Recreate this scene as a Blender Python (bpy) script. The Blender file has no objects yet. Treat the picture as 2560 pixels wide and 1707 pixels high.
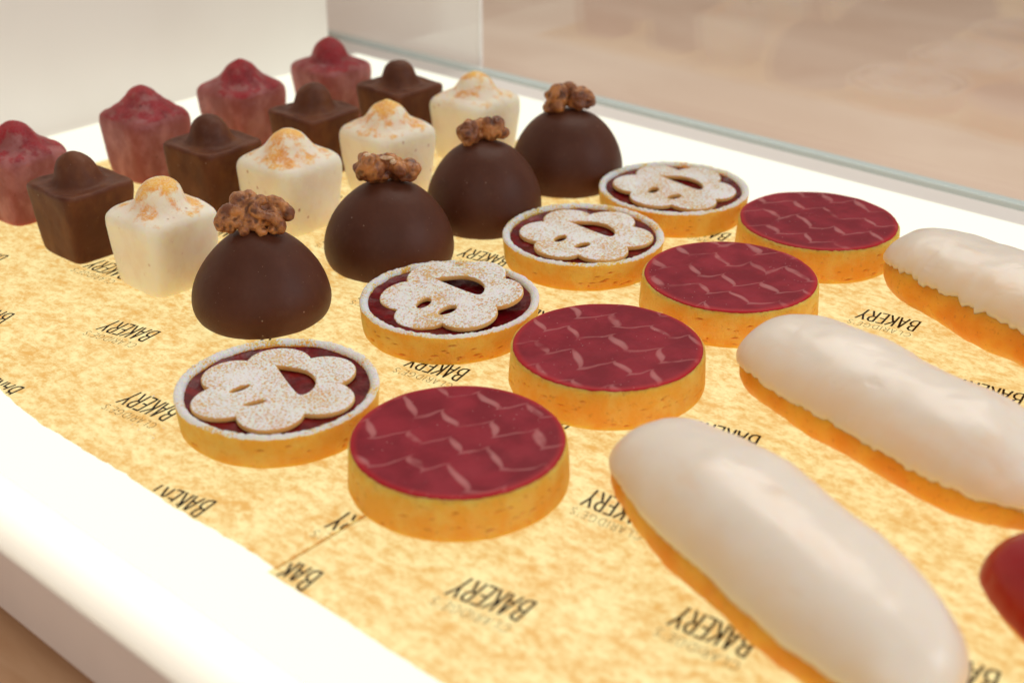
import bpy, bmesh, math, random
from mathutils import Vector, Matrix, noise

# ------------------------------------------------------------------ camera, world, lamps, exposure
sc = bpy.context.scene
COL = sc.collection
PAPER_Z = 0.0006                                   # height on which the pastries stand

cam_data = bpy.data.cameras.new("camera")
cam_data.lens = 46.74
cam_data.sensor_width = 36.0
cam_data.clip_start = 0.01
cam_data.clip_end = 60.0
cam_data.dof.use_dof = True
cam_data.dof.focus_distance = 0.585
cam_data.dof.aperture_fstop = 8.0
cam = bpy.data.objects.new("camera", cam_data)
cam.location = (0.0, 0.0, 0.2677 + PAPER_Z)
cam.rotation_euler = (math.radians(90 - 27.21), 0, math.radians(41.5))
COL.objects.link(cam)
sc.camera = cam

world = bpy.data.worlds.new("World")
sc.world = world
world.use_nodes = True
bg = world.node_tree.nodes["Background"]
bg.inputs[0].default_value = (1.0, 0.90, 0.82, 1)
bg.inputs[1].default_value = 0.33


def area(name, loc, target, size, power, color):
    d = bpy.data.lights.new(name, 'AREA')
    d.shape = 'SQUARE'
    d.size = size
    d.energy = power
    d.color = color
    o = bpy.data.objects.new(name, d)
    o.location = loc
    o.rotation_euler = (Vector(target) - Vector(loc)).to_track_quat('-Z', 'Y').to_euler()
    COL.objects.link(o)
    return o


area("ceiling_lamp", (-1.2, 2.0, 2.3), (-0.6, 1.2, -0.3), 1.8, 40, (1.0, 0.91, 0.82))
area("front_fill", (0.9, -1.3, 1.7), (-0.4, 0.5, 0), 1.6, 12, (1.0, 0.93, 0.87))  # added fill behind the camera, brightens the tray front and back panel
area("window_light", (2.3, 1.5, 1.5), (-0.35, 0.45, 0), 1.5, 31, (0.88, 0.92, 1.0))

sc.view_settings.view_transform = 'Standard'
sc.view_settings.look = 'None'
sc.view_settings.exposure = 0.0
sc.view_settings.gamma = 1.0
sc.view_settings.use_curve_mapping = False
sc.render.engine = 'CYCLES'
sc.cycles.use_denoising = True
sc.cycles.max_bounces = 10
sc.cycles.diffuse_bounces = 5
sc.cycles.glossy_bounces = 4
sc.cycles.transmission_bounces = 8
sc.cycles.transparent_max_bounces = 8
sc.cycles.sample_clamp_indirect = 6.0

PANEL_E = 1.18


# ------------------------------------------------------------------ node helpers
def srgb(r, g, b):
    f = lambda c: (c / 255 / 12.92) if c / 255 <= 0.04045 else ((c / 255 + 0.055) / 1.055) ** 2.4
    return (f(r), f(g), f(b), 1.0)


class NT:
    def __init__(self, name):
        self.m = bpy.data.materials.new(name)
        self.m.use_nodes = True
        self.t = self.m.node_tree
        self.t.nodes.clear()
        self.out = self.t.nodes.new('ShaderNodeOutputMaterial')

    def n(self, typ, ins=None, **props):
        nd = self.t.nodes.new('ShaderNode' + typ)
        for k, v in props.items():
            setattr(nd, k, v)
        for k, v in (ins or {}).items():
            self.set(nd.inputs[k], v)
        return nd

    def set(self, sock, v):
        if isinstance(v, bpy.types.NodeSocket):
            self.t.links.new(v, sock)
        elif isinstance(v, bpy.types.Node):
            self.t.links.new(v.outputs[0], sock)
        else:
            sock.default_value = v

    def math(self, op, a, b=0.0, c=0.0):
        nd = self.n('Math', {0: a, 1: b, 2: c}, operation=op)
        return nd.outputs[0]

    def noise(self, vec, scale, detail=4, rough=0.55, dist=0.0):
        return self.n('TexNoise', {'Vector': vec, 'Scale': scale, 'Detail': detail, 'Roughness': rough, 'Distortion': dist}).outputs[0]

    def ramp(self, fac, lo, hi, smooth=True):
        nd = self.n('MapRange', {0: fac, 1: lo, 2: hi, 3: 0.0, 4: 1.0})
        nd.interpolation_type = 'SMOOTHSTEP' if smooth else 'LINEAR'
        return nd.outputs[0]

    def mix(self, fac, a, b):
        nd = self.t.nodes.new('ShaderNodeMix')
        nd.data_type = 'RGBA'
        self.set(nd.inputs[0], fac)
        self.set(nd.inputs[6], a)
        self.set(nd.inputs[7], b)
        return nd.outputs[2]

    def coords(self, rnd=True, which='Object'):
        tc = self.n('TexCoord').outputs[which]
        if not rnd:
            return tc
        oi = self.n('ObjectInfo').outputs['Random']
        off = self.math('MULTIPLY', oi, 7.3)
        return self.n('VectorMath', {0: tc, 1: self.n('CombineXYZ', {0: off, 1: off, 2: off})}, operation='ADD').outputs[0]

    def bump(self, height, strength, dist, normal=None):
        ins = {'Height': height, 'Strength': strength, 'Distance': dist}
        if normal is not None:
            ins['Normal'] = normal
        return self.n('Bump', ins).outputs[0]

    def principled(self, color, rough=0.5, sss=0.0, radius=(1, 0.5, 0.25), scale=0.004, normal=None, spec=0.5, coat=0.0, coat_rough=0.1):
        ins = {'Base Color': color, 'Roughness': rough, 'Subsurface Weight': sss, 'Subsurface Radius': radius,
               'Subsurface Scale': scale, 'Specular IOR Level': spec, 'Coat Weight': coat, 'Coat Roughness': coat_rough}
        if normal is not None:
            ins['Normal'] = normal
        b = self.n('BsdfPrincipled', ins)
        self.set(self.out.inputs[0], b)
        return b


M = {}


def build_materials():
    # luminous sheet: the lamp of the display
    t = NT("luminous_acrylic")
    e = t.n('Emission', {'Color': (1.0, 0.985, 0.81, 1), 'Strength': PANEL_E})
    t.set(t.out.inputs[0], e)
    M['panel'] = t.m
    t = NT("led_strip")
    e = t.n('Emission', {'Color': (1.0, 0.95, 0.84, 1), 'Strength': 2.6})
    t.set(t.out.inputs[0], e)
    M['led'] = t.m

    # opal acrylic that lets light through
    t = NT("opal_acrylic")
    tr = t.n('BsdfTranslucent', {'Color': (0.92, 0.88, 0.80, 1)})
    df = t.n('BsdfDiffuse', {'Color': (0.80, 0.78, 0.75, 1)})
    t.set(t.out.inputs[0], t.n('MixShader', {0: 0.45, 1: tr, 2: df}))
    M['opal'] = t.m
    t = NT("brightened_panel")
    tr = t.n('BsdfTranslucent', {'Color': (0.95, 0.92, 0.88, 1)})
    df = t.n('BsdfDiffuse', {'Color': (0.92, 0.89, 0.86, 1)})
    t.set(t.out.inputs[0], t.n('MixShader', {0: 0.55, 1: tr, 2: df}))  # translucency added so that light from behind brightens the white panel
    M['frosted'] = t.m

    t = NT("white_acrylic")
    v = t.coords(False)
    c = t.mix(t.ramp(t.noise(v, 9, 3), 0.35, 0.75), (0.90, 0.87, 0.82, 1), (0.86, 0.825, 0.775, 1))
    t.principled(c, 0.38, spec=0.35)
    M['white_acrylic'] = t.m

    t = NT("edge_acrylic")
    v = t.coords(False)
    c = t.mix(t.ramp(t.noise(v, 14, 3), 0.35, 0.75), (0.88, 0.82, 0.78, 1), (0.82, 0.76, 0.72, 1))
    t.principled(c, 0.42, spec=0.35)
    M['edge_acrylic'] = t.m
    t = NT("white_paint")
    v = t.coords(False)
    t.principled(t.mix(t.ramp(t.noise(v, 6, 3), 0.35, 0.75), (0.95, 0.92, 0.88, 1), (0.92, 0.88, 0.83, 1)), 0.5, spec=0.3)
    M['white_paint'] = t.m

    # mottled greaseproof paper
    t = NT("greaseproof_paper")
    tc = t.n('TexCoord').outputs['Object']
    mp = t.n('Mapping', {0: tc, 3: (1.0, 1.45, 1.0)}).outputs[0]
    w = t.n('TexNoise', {'Vector': mp, 'Scale': 60, 'Detail': 2}).outputs[1]
    mp2 = t.n('VectorMath', {0: mp, 1: t.n('VectorMath', {0: w, 1: (0.006, 0.006, 0)}, operation='MULTIPLY').outputs[0]}, operation='ADD').outputs[0]
    a = t.noise(mp2, 190, 6, 0.60)
    b = t.noise(mp2, 620, 4, 0.62)
    d = t.noise(mp2, 52, 4, 0.55)
    s = t.math('ADD', t.math('MULTIPLY', a, 0.58), t.math('MULTIPLY', b, 0.30))
    s = t.math('ADD', s, t.math('MULTIPLY', d, 0.34))
    fac = t.ramp(s, 0.44, 0.76)
    col = t.mix(fac, (0.79, 0.435, 0.130, 1), (1.0, 0.86, 0.50, 1))
    fib = t.ramp(t.noise(t.n('Mapping', {0: tc, 2: (0, 0, 0.5), 3: (160, 1100, 1)}).outputs[0], 1.0, 3, 0.6), 0.58, 0.80)
    col = t.mix(t.math('MULTIPLY', fib, 0.28), col, (0.98, 0.85, 0.50, 1))
    nb = t.bump(t.math('ADD', a, b), 0.25, 0.0004)
    tr = t.n('BsdfTranslucent', {'Color': col, 'Normal': nb})
    df = t.n('BsdfDiffuse', {'Color': t.mix(0.5, col, (0.5, 0.30, 0.12, 1)), 'Normal': nb})
    gl = t.n('BsdfGlossy', {'Color': (1, 1, 1, 1), 'Roughness': 0.45, 'Normal': nb})
    ms = t.n('MixShader', {0: 0.13, 1: tr, 2: df})
    t.set(t.out.inputs[0], t.n('MixShader', {0: 0.025, 1: ms, 2: gl}))
    M['paper'] = t.m
    t = NT("torn_paper_edge")
    t.set(t.out.inputs[0], t.n('BsdfDiffuse', {'Color': (0.20, 0.085, 0.02, 1)}))
    M['paper_edge'] = t.m

    t = NT("black_ink")
    v = t.coords(False)
    c = t.mix(t.ramp(t.noise(v, 1500, 3), 0.45, 0.75), (0.010, 0.006, 0.004, 1), (0.05, 0.028, 0.012, 1))
    t.principled(c, 0.6, spec=0.2)
    M['ink'] = t.m
    t = NT("thin_brown_ink")
    t.principled((0.14, 0.070, 0.022, 1), 0.6, spec=0.2)
    M['thin_ink'] = t.m

    # shortcrust, baked
    def crust(name, sugar):
        t = NT(name)
        v = t.coords()
        base = t.mix(t.ramp(t.noise(v, 110, 4), 0.38, 0.66), (0.94, 0.445, 0.062, 1), (0.955, 0.56, 0.120, 1))
        base = t.mix(t.math('MULTIPLY', t.ramp(t.noise(v, 420, 3), 0.60, 0.72), 0.2 if sugar else 0.4), base, (0.62, 0.30, 0.06, 1))
        z = t.n('SeparateXYZ', {0: t.n('TexCoord').outputs['Object']}).outputs[2]
        lower_tint = t.math('MULTIPLY', t.math('SUBTRACT', 1.0, t.ramp(t.math('ADD', z, t.math('MULTIPLY', t.noise(v, 90, 3), 0.002)), 0.0005, 0.0035)), 0.55)
        base = t.mix(lower_tint, base, (0.80, 0.38, 0.05, 1))  # deeper orange towards the base
        # pits of the crumb
        sv = t.n('Mapping', {0: v, 3: (1, 1, 2.6)}).outputs[0]
        pits = t.ramp(t.noise(sv, 210, 2, 0.5), 0.66, 0.74)
        base = t.mix(t.math('MULTIPLY', pits, 0.25 if sugar else 0.5), base, (0.62, 0.28, 0.05, 1))
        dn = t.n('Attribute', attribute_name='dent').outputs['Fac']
        base = t.mix(t.math('MULTIPLY', t.ramp(dn, 0.15, 0.8), 0.6), base, (0.52, 0.19, 0.025, 1))  # shade of the cracks put into the colour
        grain = t.noise(v, 900, 3, 0.6)
        nb = t.bump(t.math('SUBTRACT', grain, t.math('MULTIPLY', pits, 1.2)), 0.9, 0.0010)
        if sugar:
            nz = t.n('SeparateXYZ', {0: t.n('NewGeometry').outputs['Normal']}).outputs[2]
            sz = t.ramp(z, 0.0108, 0.0136)
            up = t.ramp(nz, -0.35, 0.45)
            g = t.noise(v, 1000, 4, 0.7)
            patch = t.noise(v, 75, 3)
            amt = t.math('ADD', t.math('MULTIPLY', t.math('MULTIPLY', up, sz), 0.56), t.math('MULTIPLY', t.math('SUBTRACT', patch, 0.5), 0.95))
            f = t.ramp(t.math('ADD', g, amt), 0.90, 1.02)
            base = t.mix(f, base, (0.95, 0.91, 0.86, 1))
            nb = t.bump(g, 0.8, 0.0009, nb)
        t.principled(base, 0.72, sss=1.0, radius=(1.0, 0.6, 0.2), scale=0.0085, normal=nb, spec=0.25)
        return t.m
    M['crust_sugar'] = crust("sugared_shortcrust", True)
    M['crust'] = crust("golden_shortcrust", False)

    # biscuit dusted with icing sugar
    t = NT("sugar_dusted_biscuit")
    v = t.coords()
    g = t.noise(v, 950, 4, 0.62)
    patch = t.noise(v, 55, 3)
    nz = t.n('SeparateXYZ', {0: t.n('NewGeometry').outputs['Normal']}).outputs[2]
    amt = t.math('ADD', t.math('MULTIPLY', t.ramp(nz, 0.25, 0.9), 0.34), t.math('MULTIPLY', t.math('SUBTRACT', patch, 0.5), 0.42))
    f = t.ramp(t.math('ADD', g, amt), 0.71, 0.85)
    base = t.mix(t.ramp(t.noise(v, 70, 3), 0.35, 0.7), (0.80, 0.44, 0.13, 1), (0.86, 0.56, 0.22, 1))
    col = t.mix(f, base, (0.96, 0.93, 0.89, 1))
    nb = t.bump(t.math('ADD', f, g), 0.7, 0.0006)
    t.principled(col, 0.85, sss=1.0, radius=(1, 0.6, 0.3), scale=0.0009, normal=nb, spec=0.15)
    M['biscuit'] = t.m

    t = NT("raspberry_jam")
    v = t.coords()
    col = t.mix(t.ramp(t.noise(v, 160, 4), 0.35, 0.7), (0.095, 0.002, 0.005, 1), (0.20, 0.005, 0.009, 1))
    nb = t.bump(t.noise(v, 300, 4, 0.6), 0.5, 0.0008)
    t.principled(col, 0.18, sss=0.6, radius=(1, 0.12, 0.1), scale=0.004, normal=nb, spec=0.15)
    M['jam'] = t.m

    # feathered raspberry glaze
    t = NT("feathered_raspberry_glaze")
    tc = t.n('TexCoord').outputs['Object']
    rn = t.n('ObjectInfo').outputs['Random']
    ov = t.n('CombineXYZ', {0: t.math('MULTIPLY', rn, 3.1), 1: t.math('MULTIPLY', rn, 5.7), 2: t.math('MULTIPLY', rn, 9.0)})
    v = t.n('VectorMath', {0: tc, 1: ov}, operation='ADD').outputs[0]
    wob = t.n('TexNoise', {'Vector': v, 'Scale': 36, 'Detail': 2}).outputs[1]
    wob = t.n('VectorMath', {0: t.n('VectorMath', {0: wob, 1: (0.5, 0.5, 0.5)}, operation='SUBTRACT').outputs[0], 1: (0.0170, 0.0150, 0)}, operation='MULTIPLY').outputs[0]
    p = t.n('SeparateXYZ', {0: t.n('VectorMath', {0: tc, 1: wob}, operation='ADD').outputs[0]})
    # icing lines drawn across, then dragged one way with a knife: slow slanting run, sharp tail
    X = t.math('ADD', t.math('DIVIDE', p.outputs[0], 0.0172), t.math('MULTIPLY', rn, 5.0))
    fx = t.math('FRACT', X)
    q = t.n('Clamp', {0: t.math('DIVIDE', fx, 0.70)}).outputs[0]
    r = t.n('Clamp', {0: t.math('DIVIDE', t.math('SUBTRACT', fx, 0.70), 0.30)}).outputs[0]
    sq = t.math('ADD', 0.5, t.math('DIVIDE', t.math('ARCSINE', t.math('SUBTRACT', t.math('MULTIPLY', q, 2.0), 1.0)), math.pi))
    r = t.math('ADD', t.math('MULTIPLY', r, 0.35), t.math('MULTIPLY', t.math('POWER', r, 2.2), 0.65))
    saw = t.math('MULTIPLY', t.math('SUBTRACT', r, sq), 0.0104)
    cusp = t.math('ADD', saw, t.math('MULTIPLY', p.outputs[0], 0.42))
    Y = t.math('ADD', t.math('DIVIDE', t.math('SUBTRACT', p.outputs[1], cusp), 0.0198), t.math('MULTIPLY', rn, 3.0))
    dl = t.math('ABSOLUTE', t.math('SUBTRACT', t.math('FRACT', Y), 0.5))
    body = t.math('MULTIPLY', t.math('MULTIPLY', q, t.math('SUBTRACT', 1.0, q)), 4.0)
    tail = t.math('GREATER_THAN', fx, 0.70)
    wid = t.math('ADD', t.math('ADD', 0.038, t.math('MULTIPLY', body, 0.046)), t.math('MULTIPLY', tail, 0.050))
    gaps = t.ramp(t.noise(v, 62, 2), 0.32, 0.50)
    line = t.math('SUBTRACT', 1.0, t.ramp(t.math('DIVIDE', dl, wid), 0.45, 1.30))
    line = t.math('MULTIPLY', t.math('MULTIPLY', line, gaps), t.math('ADD', 0.58, t.math('MULTIPLY', body, 0.42)))
    streak = t.math('MULTIPLY', t.ramp(t.math('ABSOLUTE', t.math('SUBTRACT', fx, 0.5)), 0.44, 0.5), 0.14)
    rr = t.n('VectorMath', {0: t.n('VectorMath', {0: tc, 1: (1, 1, 0)}, operation='MULTIPLY').outputs[0]}, operation='LENGTH').outputs['Value']
    base = t.mix(t.ramp(t.noise(v, 60, 4), 0.35, 0.7), (0.215, 0.0060, 0.0180, 1), (0.315, 0.0160, 0.0330, 1))
    base = t.mix(streak, base, (0.13, 0.006, 0.014, 1))
    col = t.mix(t.math('MULTIPLY', line, 0.54), base, (0.64, 0.28, 0.27, 1))
    col = t.mix(t.math('MULTIPLY', t.ramp(rr, 0.0355, 0.0388), 0.8), col, (0.50, 0.022, 0.030, 1))
    vor = t.n('TexVoronoi', {'Vector': v, 'Scale': 620}, feature='F1')
    rnd = t.n('SeparateColor', {0: vor.outputs['Color']}).outputs[0]
    dot = t.math('MULTIPLY', t.math('SUBTRACT', 1.0, t.ramp(vor.outputs['Distance'], 0.06, 0.16)), t.ramp(rnd, 0.74, 0.78))
    dot = t.math('MULTIPLY', dot, t.ramp(t.noise(v, 42, 2), 0.40, 0.62))
    col = t.mix(t.math('MULTIPLY', dot, 0.62), col, (0.80, 0.62, 0.58, 1))
    nb = t.bump(t.noise(v, 130, 3), 0.10, 0.0012)
    nb = t.bump(dot, 0.3, 0.0004, nb)
    t.principled(col, 0.42, sss=0.55, radius=(1, 0.15, 0.12), scale=0.0025, normal=nb, spec=0.10)
    M['glaze'] = t.m

    # dark chocolate
    def choc(name, c1, c2, c3, rough, dusty, streaky):
        t = NT(name)
        v = t.coords()
        n1 = t.noise(v, 55, 4)
        col = t.mix(t.ramp(n1, 0.35, 0.7), c1, c2)
        if streaky:
            sv = t.n('Mapping', {0: v, 3: (1, 1, 0.72)}).outputs[0]
            col = t.mix(t.math('MULTIPLY', t.ramp(t.noise(sv, 75, 4, 0.6), 0.42, 0.74), 0.5), col, c3)
            nz = t.n('SeparateXYZ', {0: t.n('NewGeometry').outputs['Normal']}).outputs[2]
            bloom = t.math('MULTIPLY', t.ramp(t.noise(v, 130, 5, 0.65), 0.48, 0.70), t.ramp(nz, -0.1, 0.6))
            col = t.mix(t.math('MULTIPLY', bloom, 0.26), col, (0.19, 0.09, 0.066, 1))
        else:
            col = t.mix(t.math('MULTIPLY', t.ramp(t.noise(v, 150, 4, 0.6), 0.52, 0.74), 0.4), col, c3)
        vor = t.n('TexVoronoi', {'Vector': v, 'Scale': 700}, feature='F1')
        rnd = t.n('SeparateColor', {0: vor.outputs['Color']}).outputs[0]
        dot = t.math('MULTIPLY', t.math('SUBTRACT', 1.0, t.ramp(vor.outputs['Distance'], 0.08, 0.2)), t.ramp(rnd, 1 - dusty, 1 - dusty * 0.6))
        col = t.mix(t.math('MULTIPLY', dot, 0.5), col, (0.34, 0.22, 0.16, 1))
        vor3 = t.n('TexVoronoi', {'Vector': v, 'Scale': 330}, feature='F1')
        rnd3 = t.n('SeparateColor', {0: vor3.outputs['Color']}).outputs[1]
        spk = t.math('MULTIPLY', t.math('SUBTRACT', 1.0, t.ramp(vor3.outputs['Distance'], 0.07, 0.16)), t.ramp(rnd3, 0.955, 0.965))
        col = t.mix(t.math('MULTIPLY', spk, 0.7), col, (0.40, 0.27, 0.19, 1))
        h = t.math('ADD', t.math('MULTIPLY', t.noise(v, 70, 3), 1.0), t.math('MULTIPLY', t.noise(v, 700, 3), 0.10))
        nb = t.bump(h, 0.25, 0.0016)
        t.principled(col, rough, sss=0.5, radius=(1, 0.4, 0.12), scale=0.004, normal=nb, spec=0.28)
        return t.m
    M['choc'] = choc("dark_chocolate_shell", (0.082, 0.0225, 0.0095, 1), (0.098, 0.029, 0.0135, 1), (0.115, 0.040, 0.020, 1), 0.52, 0.10, False)
    M['choc_bar'] = choc("milky_dark_chocolate", (0.090, 0.023, 0.008, 1), (0.125, 0.036, 0.013, 1), (0.22, 0.078, 0.022, 1), 0.55, 0.07, True)

    # white / pink coated petit four
    def coated(name, a, b, dust, dust2, spec_c, sss_r, sss_s, z0, z1, th0, th1):
        t = NT(name)
        v = t.coords()
        tc = t.n('TexCoord').outputs['Object']
        z = t.n('SeparateXYZ', {0: tc}).outputs[2]
        sv = t.n('Mapping', {0: v, 3: (1, 1, 0.75)}).outputs[0]
        col = t.mix(t.ramp(t.noise(sv, 85, 4, 0.6), 0.38, 0.70), a, b)
        top = t.ramp(z, z0, z1)
        n1 = t.noise(v, 95, 5, 0.68)
        f = t.ramp(t.math('ADD', t.math('ADD', n1, t.math('MULTIPLY', t.ramp(z, 0.0455, 0.0515), 0.10)), t.math('MULTIPLY', t.math('SUBTRACT', top, 1.0), 0.55)), th0, th1)
        g = t.ramp(t.noise(v, 1100, 3, 0.6), 0.30, 0.60)
        f = t.math('MULTIPLY', f, t.math('ADD', t.math('MULTIPLY', g, 0.5), 0.5))
        dc = t.mix(t.ramp(t.noise(v, 160, 3), 0.4, 0.65), dust, dust2)
        col = t.mix(t.math('MULTIPLY', f, 0.9), col, dc)
        vor = t.n('TexVoronoi', {'Vector': t.n('Mapping', {0: v, 3: (1, 1, 0.75)}).outputs[0], 'Scale': 330}, feature='F1')
        rnd = t.n('SeparateColor', {0: vor.outputs['Color']}).outputs[1]
        dot = t.math('MULTIPLY', t.math('SUBTRACT', 1.0, t.ramp(vor.outputs['Distance'], 0.10, 0.34)), t.ramp(rnd, 0.80, 0.86))
        dot = t.math('MULTIPLY', dot, t.ramp(t.noise(v, 70, 3), 0.50, 0.66))
        col = t.mix(t.math('MULTIPLY', dot, 0.75), col, spec_c)
        vor2 = t.n('TexVoronoi', {'Vector': v, 'Scale': 1300}, feature='F1')
        rnd2 = t.n('SeparateColor', {0: vor2.outputs['Color']}).outputs[2]
        fine = t.math('MULTIPLY', t.ramp(rnd2, 0.72, 0.80), t.ramp(t.noise(v, 60, 3), 0.52, 0.70))
        fine = t.math('MULTIPLY', fine, t.math('SUBTRACT', 1.0, t.ramp(vor2.outputs['Distance'], 0.15, 0.45)))
        col = t.mix(t.math('MULTIPLY', fine, 0.45), col, spec_c)
        h = t.math('ADD', t.noise(v, 220, 4, 0.6), t.math('MULTIPLY', f, 0.5))
        nb = t.bump(h, 0.30, 0.0010)
        t.principled(col, 0.55, sss=1.0, radius=sss_r, scale=sss_s, normal=nb, spec=0.30)
        return t.m
    M['white_coat'] = coated("white_frosted_coating", (0.92, 0.85, 0.70, 1), (0.88, 0.775, 0.61, 1), (0.92, 0.46, 0.016, 1), (0.82, 0.33, 0.012, 1),
                             (0.42, 0.13, 0.05, 1), (1.0, 0.75, 0.38), 0.0150, 0.031, 0.0385, 0.45, 0.60)
    M['pink_coat'] = coated("dusky_pink_coating", (0.30, 0.088, 0.080, 1), (0.44, 0.180, 0.172, 1), (0.36, 0.006, 0.020, 1), (0.24, 0.008, 0.018, 1),
                            (0.10, 0.016, 0.014, 1), (1.0, 0.36, 0.18), 0.0100, 0.030, 0.0375, 0.40, 0.53)

    # walnut
    t = NT("caramelised_walnut")
    v = t.coords()
    n1 = t.noise(v, 120, 5, 0.62)
    col = t.mix(t.ramp(n1, 0.36, 0.66), (0.20, 0.060, 0.020, 1), (0.60, 0.25, 0.072, 1))
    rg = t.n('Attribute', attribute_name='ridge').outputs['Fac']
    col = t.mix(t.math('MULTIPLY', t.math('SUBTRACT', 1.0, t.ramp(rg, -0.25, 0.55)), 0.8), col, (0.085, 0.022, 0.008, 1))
    pt = t.n('NewGeometry').outputs['Pointiness']
    pale = t.math('MULTIPLY', t.ramp(t.noise(v, 340, 4, 0.7), 0.60, 0.74), 0.55)
    col = t.mix(pale, col, (0.58, 0.33, 0.16, 1))
    h = t.math('ADD', t.noise(v, 420, 4, 0.65), t.math('MULTIPLY', n1, 1.2))
    nb = t.bump(h, 0.65, 0.0011)
    t.principled(col, 0.33, sss=0.35, radius=(1, 0.35, 0.12), scale=0.0015, normal=nb, spec=0.5)
    M['walnut'] = t.m
    t = NT("pale_walnut_flesh")
    v = t.coords()
    col = t.mix(t.ramp(t.noise(v, 700, 3), 0.4, 0.7), (0.80, 0.62, 0.42, 1), (0.62, 0.38, 0.20, 1))
    t.principled(col, 0.7, sss=0.5, scale=0.001)
    M['flesh'] = t.m

    t = NT("icing_sugar")
    t.principled((0.80, 0.76, 0.78, 1), 0.9, sss=0.3, scale=0.0005)
    M['sugar'] = t.m

    # eclair
    t = NT("golden_choux")
    v = t.coords()
    col = t.mix(t.ramp(t.noise(v, 60, 4), 0.35, 0.7), (0.86, 0.32, 0.018, 1), (0.93, 0.46, 0.05, 1))
    col = t.mix(t.math('MULTIPLY', t.ramp(t.noise(v, 500, 3), 0.58, 0.72), 0.4), col, (0.52, 0.17, 0.02, 1))
    nb = t.bump(t.math('ADD', t.noise(v, 600, 4), t.math('MULTIPLY', t.noise(v, 120, 3), 2.0)), 0.35, 0.0010)
    t.principled(col, 0.5, sss=1.0, radius=(1.0, 0.45, 0.1), scale=0.010, normal=nb, spec=0.35)
    M['choux'] = t.m

    def fondant(name, a, b, thin, r, s, spec):
        t = NT(name)
        v = t.coords()
        sv = t.n('Mapping', {0: v, 3: (0.35, 1, 1)}).outputs[0]
        f = t.ramp(t.noise(sv, 60, 4, 0.6), 0.52, 0.74)
        col = t.mix(f, a, b)
        th = t.n('Attribute', attribute_name='thin').outputs['Fac']
        th = t.math('MULTIPLY', t.ramp(t.math('ADD', th, t.math('MULTIPLY', t.math('SUBTRACT', t.noise(v, 70, 3), 0.5), 0.5)), 0.10, 1.05), 0.72)
        col = t.mix(th, col, thin)  # warm glow from below put into the colour of the thin icing
        nb = t.bump(t.math('ADD', t.noise(sv, 36, 2), t.math('MULTIPLY', t.ramp(t.noise(v, 85, 2), 0.60, 0.78), -0.16)), 0.30, 0.004)
        t.principled(col, 0.30, sss=1.0, radius=r, scale=s, normal=nb, spec=spec)
        return t.m
    M['fondant'] = fondant("white_fondant", (0.93, 0.83, 0.725, 1), (0.91, 0.75, 0.60, 1), (0.94, 0.64, 0.35, 1), (1, 0.85, 0.6), 0.0085, 0.45)
    M['red_fondant'] = fondant("red_fondant", (0.36, 0.010, 0.014, 1), (0.30, 0.008, 0.012, 1), (0.42, 0.03, 0.012, 1), (1, 0.1, 0.08), 0.005, 0.35)

    # glass
    def glass(name, tint, f0):
        t = NT(name)
        ge = t.n('NewGeometry')
        cs = t.math('ABSOLUTE', t.n('VectorMath', {0: ge.outputs['Incoming'], 1: ge.outputs['Normal']}, operation='DOT_PRODUCT').outputs['Value'])
        fr2 = t.math('MULTIPLY', t.math('ADD', 0.04, t.math('MULTIPLY', t.math('POWER', t.math('SUBTRACT', 1.0, cs), 5.0), 0.96)), f0)
        tp = t.n('BsdfTransparent', {'Color': tint})
        gl = t.n('BsdfGlossy', {'Color': (1, 1, 1, 1), 'Roughness': 0.015})
        t.set(t.out.inputs[0], t.n('MixShader', {0: fr2, 1: tp, 2: gl}))
        return t.m
    M['glass'] = glass("clear_glass", (0.985, 0.99, 0.985, 1), 1.1)
    t = NT("green_glass_edge")
    t.principled((0.72, 0.84, 0.83, 1), 0.2, sss=0.0, spec=0.5)
    M['glass_edge'] = t.m

    # pale wood
    def wood(name, a, b, sc_, axis_scale):
        t = NT(name)
        tc = t.n('TexCoord').outputs['Object']
        mp = t.n('Mapping', {0: tc, 3: axis_scale}).outputs[0]
        n1 = t.noise(mp, sc_, 5, 0.6, 0.6)
        col = t.mix(t.ramp(n1, 0.32, 0.70), a, b)
        t.principled(col, 0.55, spec=0.3)
        return t.m
    M['floor'] = wood("pale_oak", (0.80, 0.575, 0.43, 1), (0.90, 0.69, 0.54, 1), 1.7, (1.0, 2.6, 1.0))
    M['counter'] = wood("oak_counter", (0.60, 0.34, 0.18, 1), (0.68, 0.42, 0.24, 1), 14.0, (1.0, 6.0, 6.0))


build_materials()


# ------------------------------------------------------------------ object helpers
def link_mesh(name, verts, faces, mat, parent=None, smooth=True, loc=None):
    me = bpy.data.meshes.new(name)
    me.from_pydata(verts, [], faces)
    me.update()
    if smooth:
        me.polygons.foreach_set('use_smooth', [True] * len(me.polygons))
    if mat:
        me.materials.append(mat)
    o = bpy.data.objects.new(name, me)
    COL.objects.link(o)
    if parent:
        o.parent = parent
    if loc:
        o.location = loc
    return o


def empty(name, loc, rz=0.0):
    o = bpy.data.objects.new(name, None)
    o.empty_display_size = 0.01
    o.location = loc
    o.rotation_euler = (0, 0, rz)
    COL.objects.link(o)
    return o


def tag(o, label=None, cat=None, group=None, kind=None):
    if label:
        o['label'] = label
    if cat:
        o['category'] = cat
    if group:
        o['group'] = group
    if kind:
        o['kind'] = kind
    return o


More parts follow.
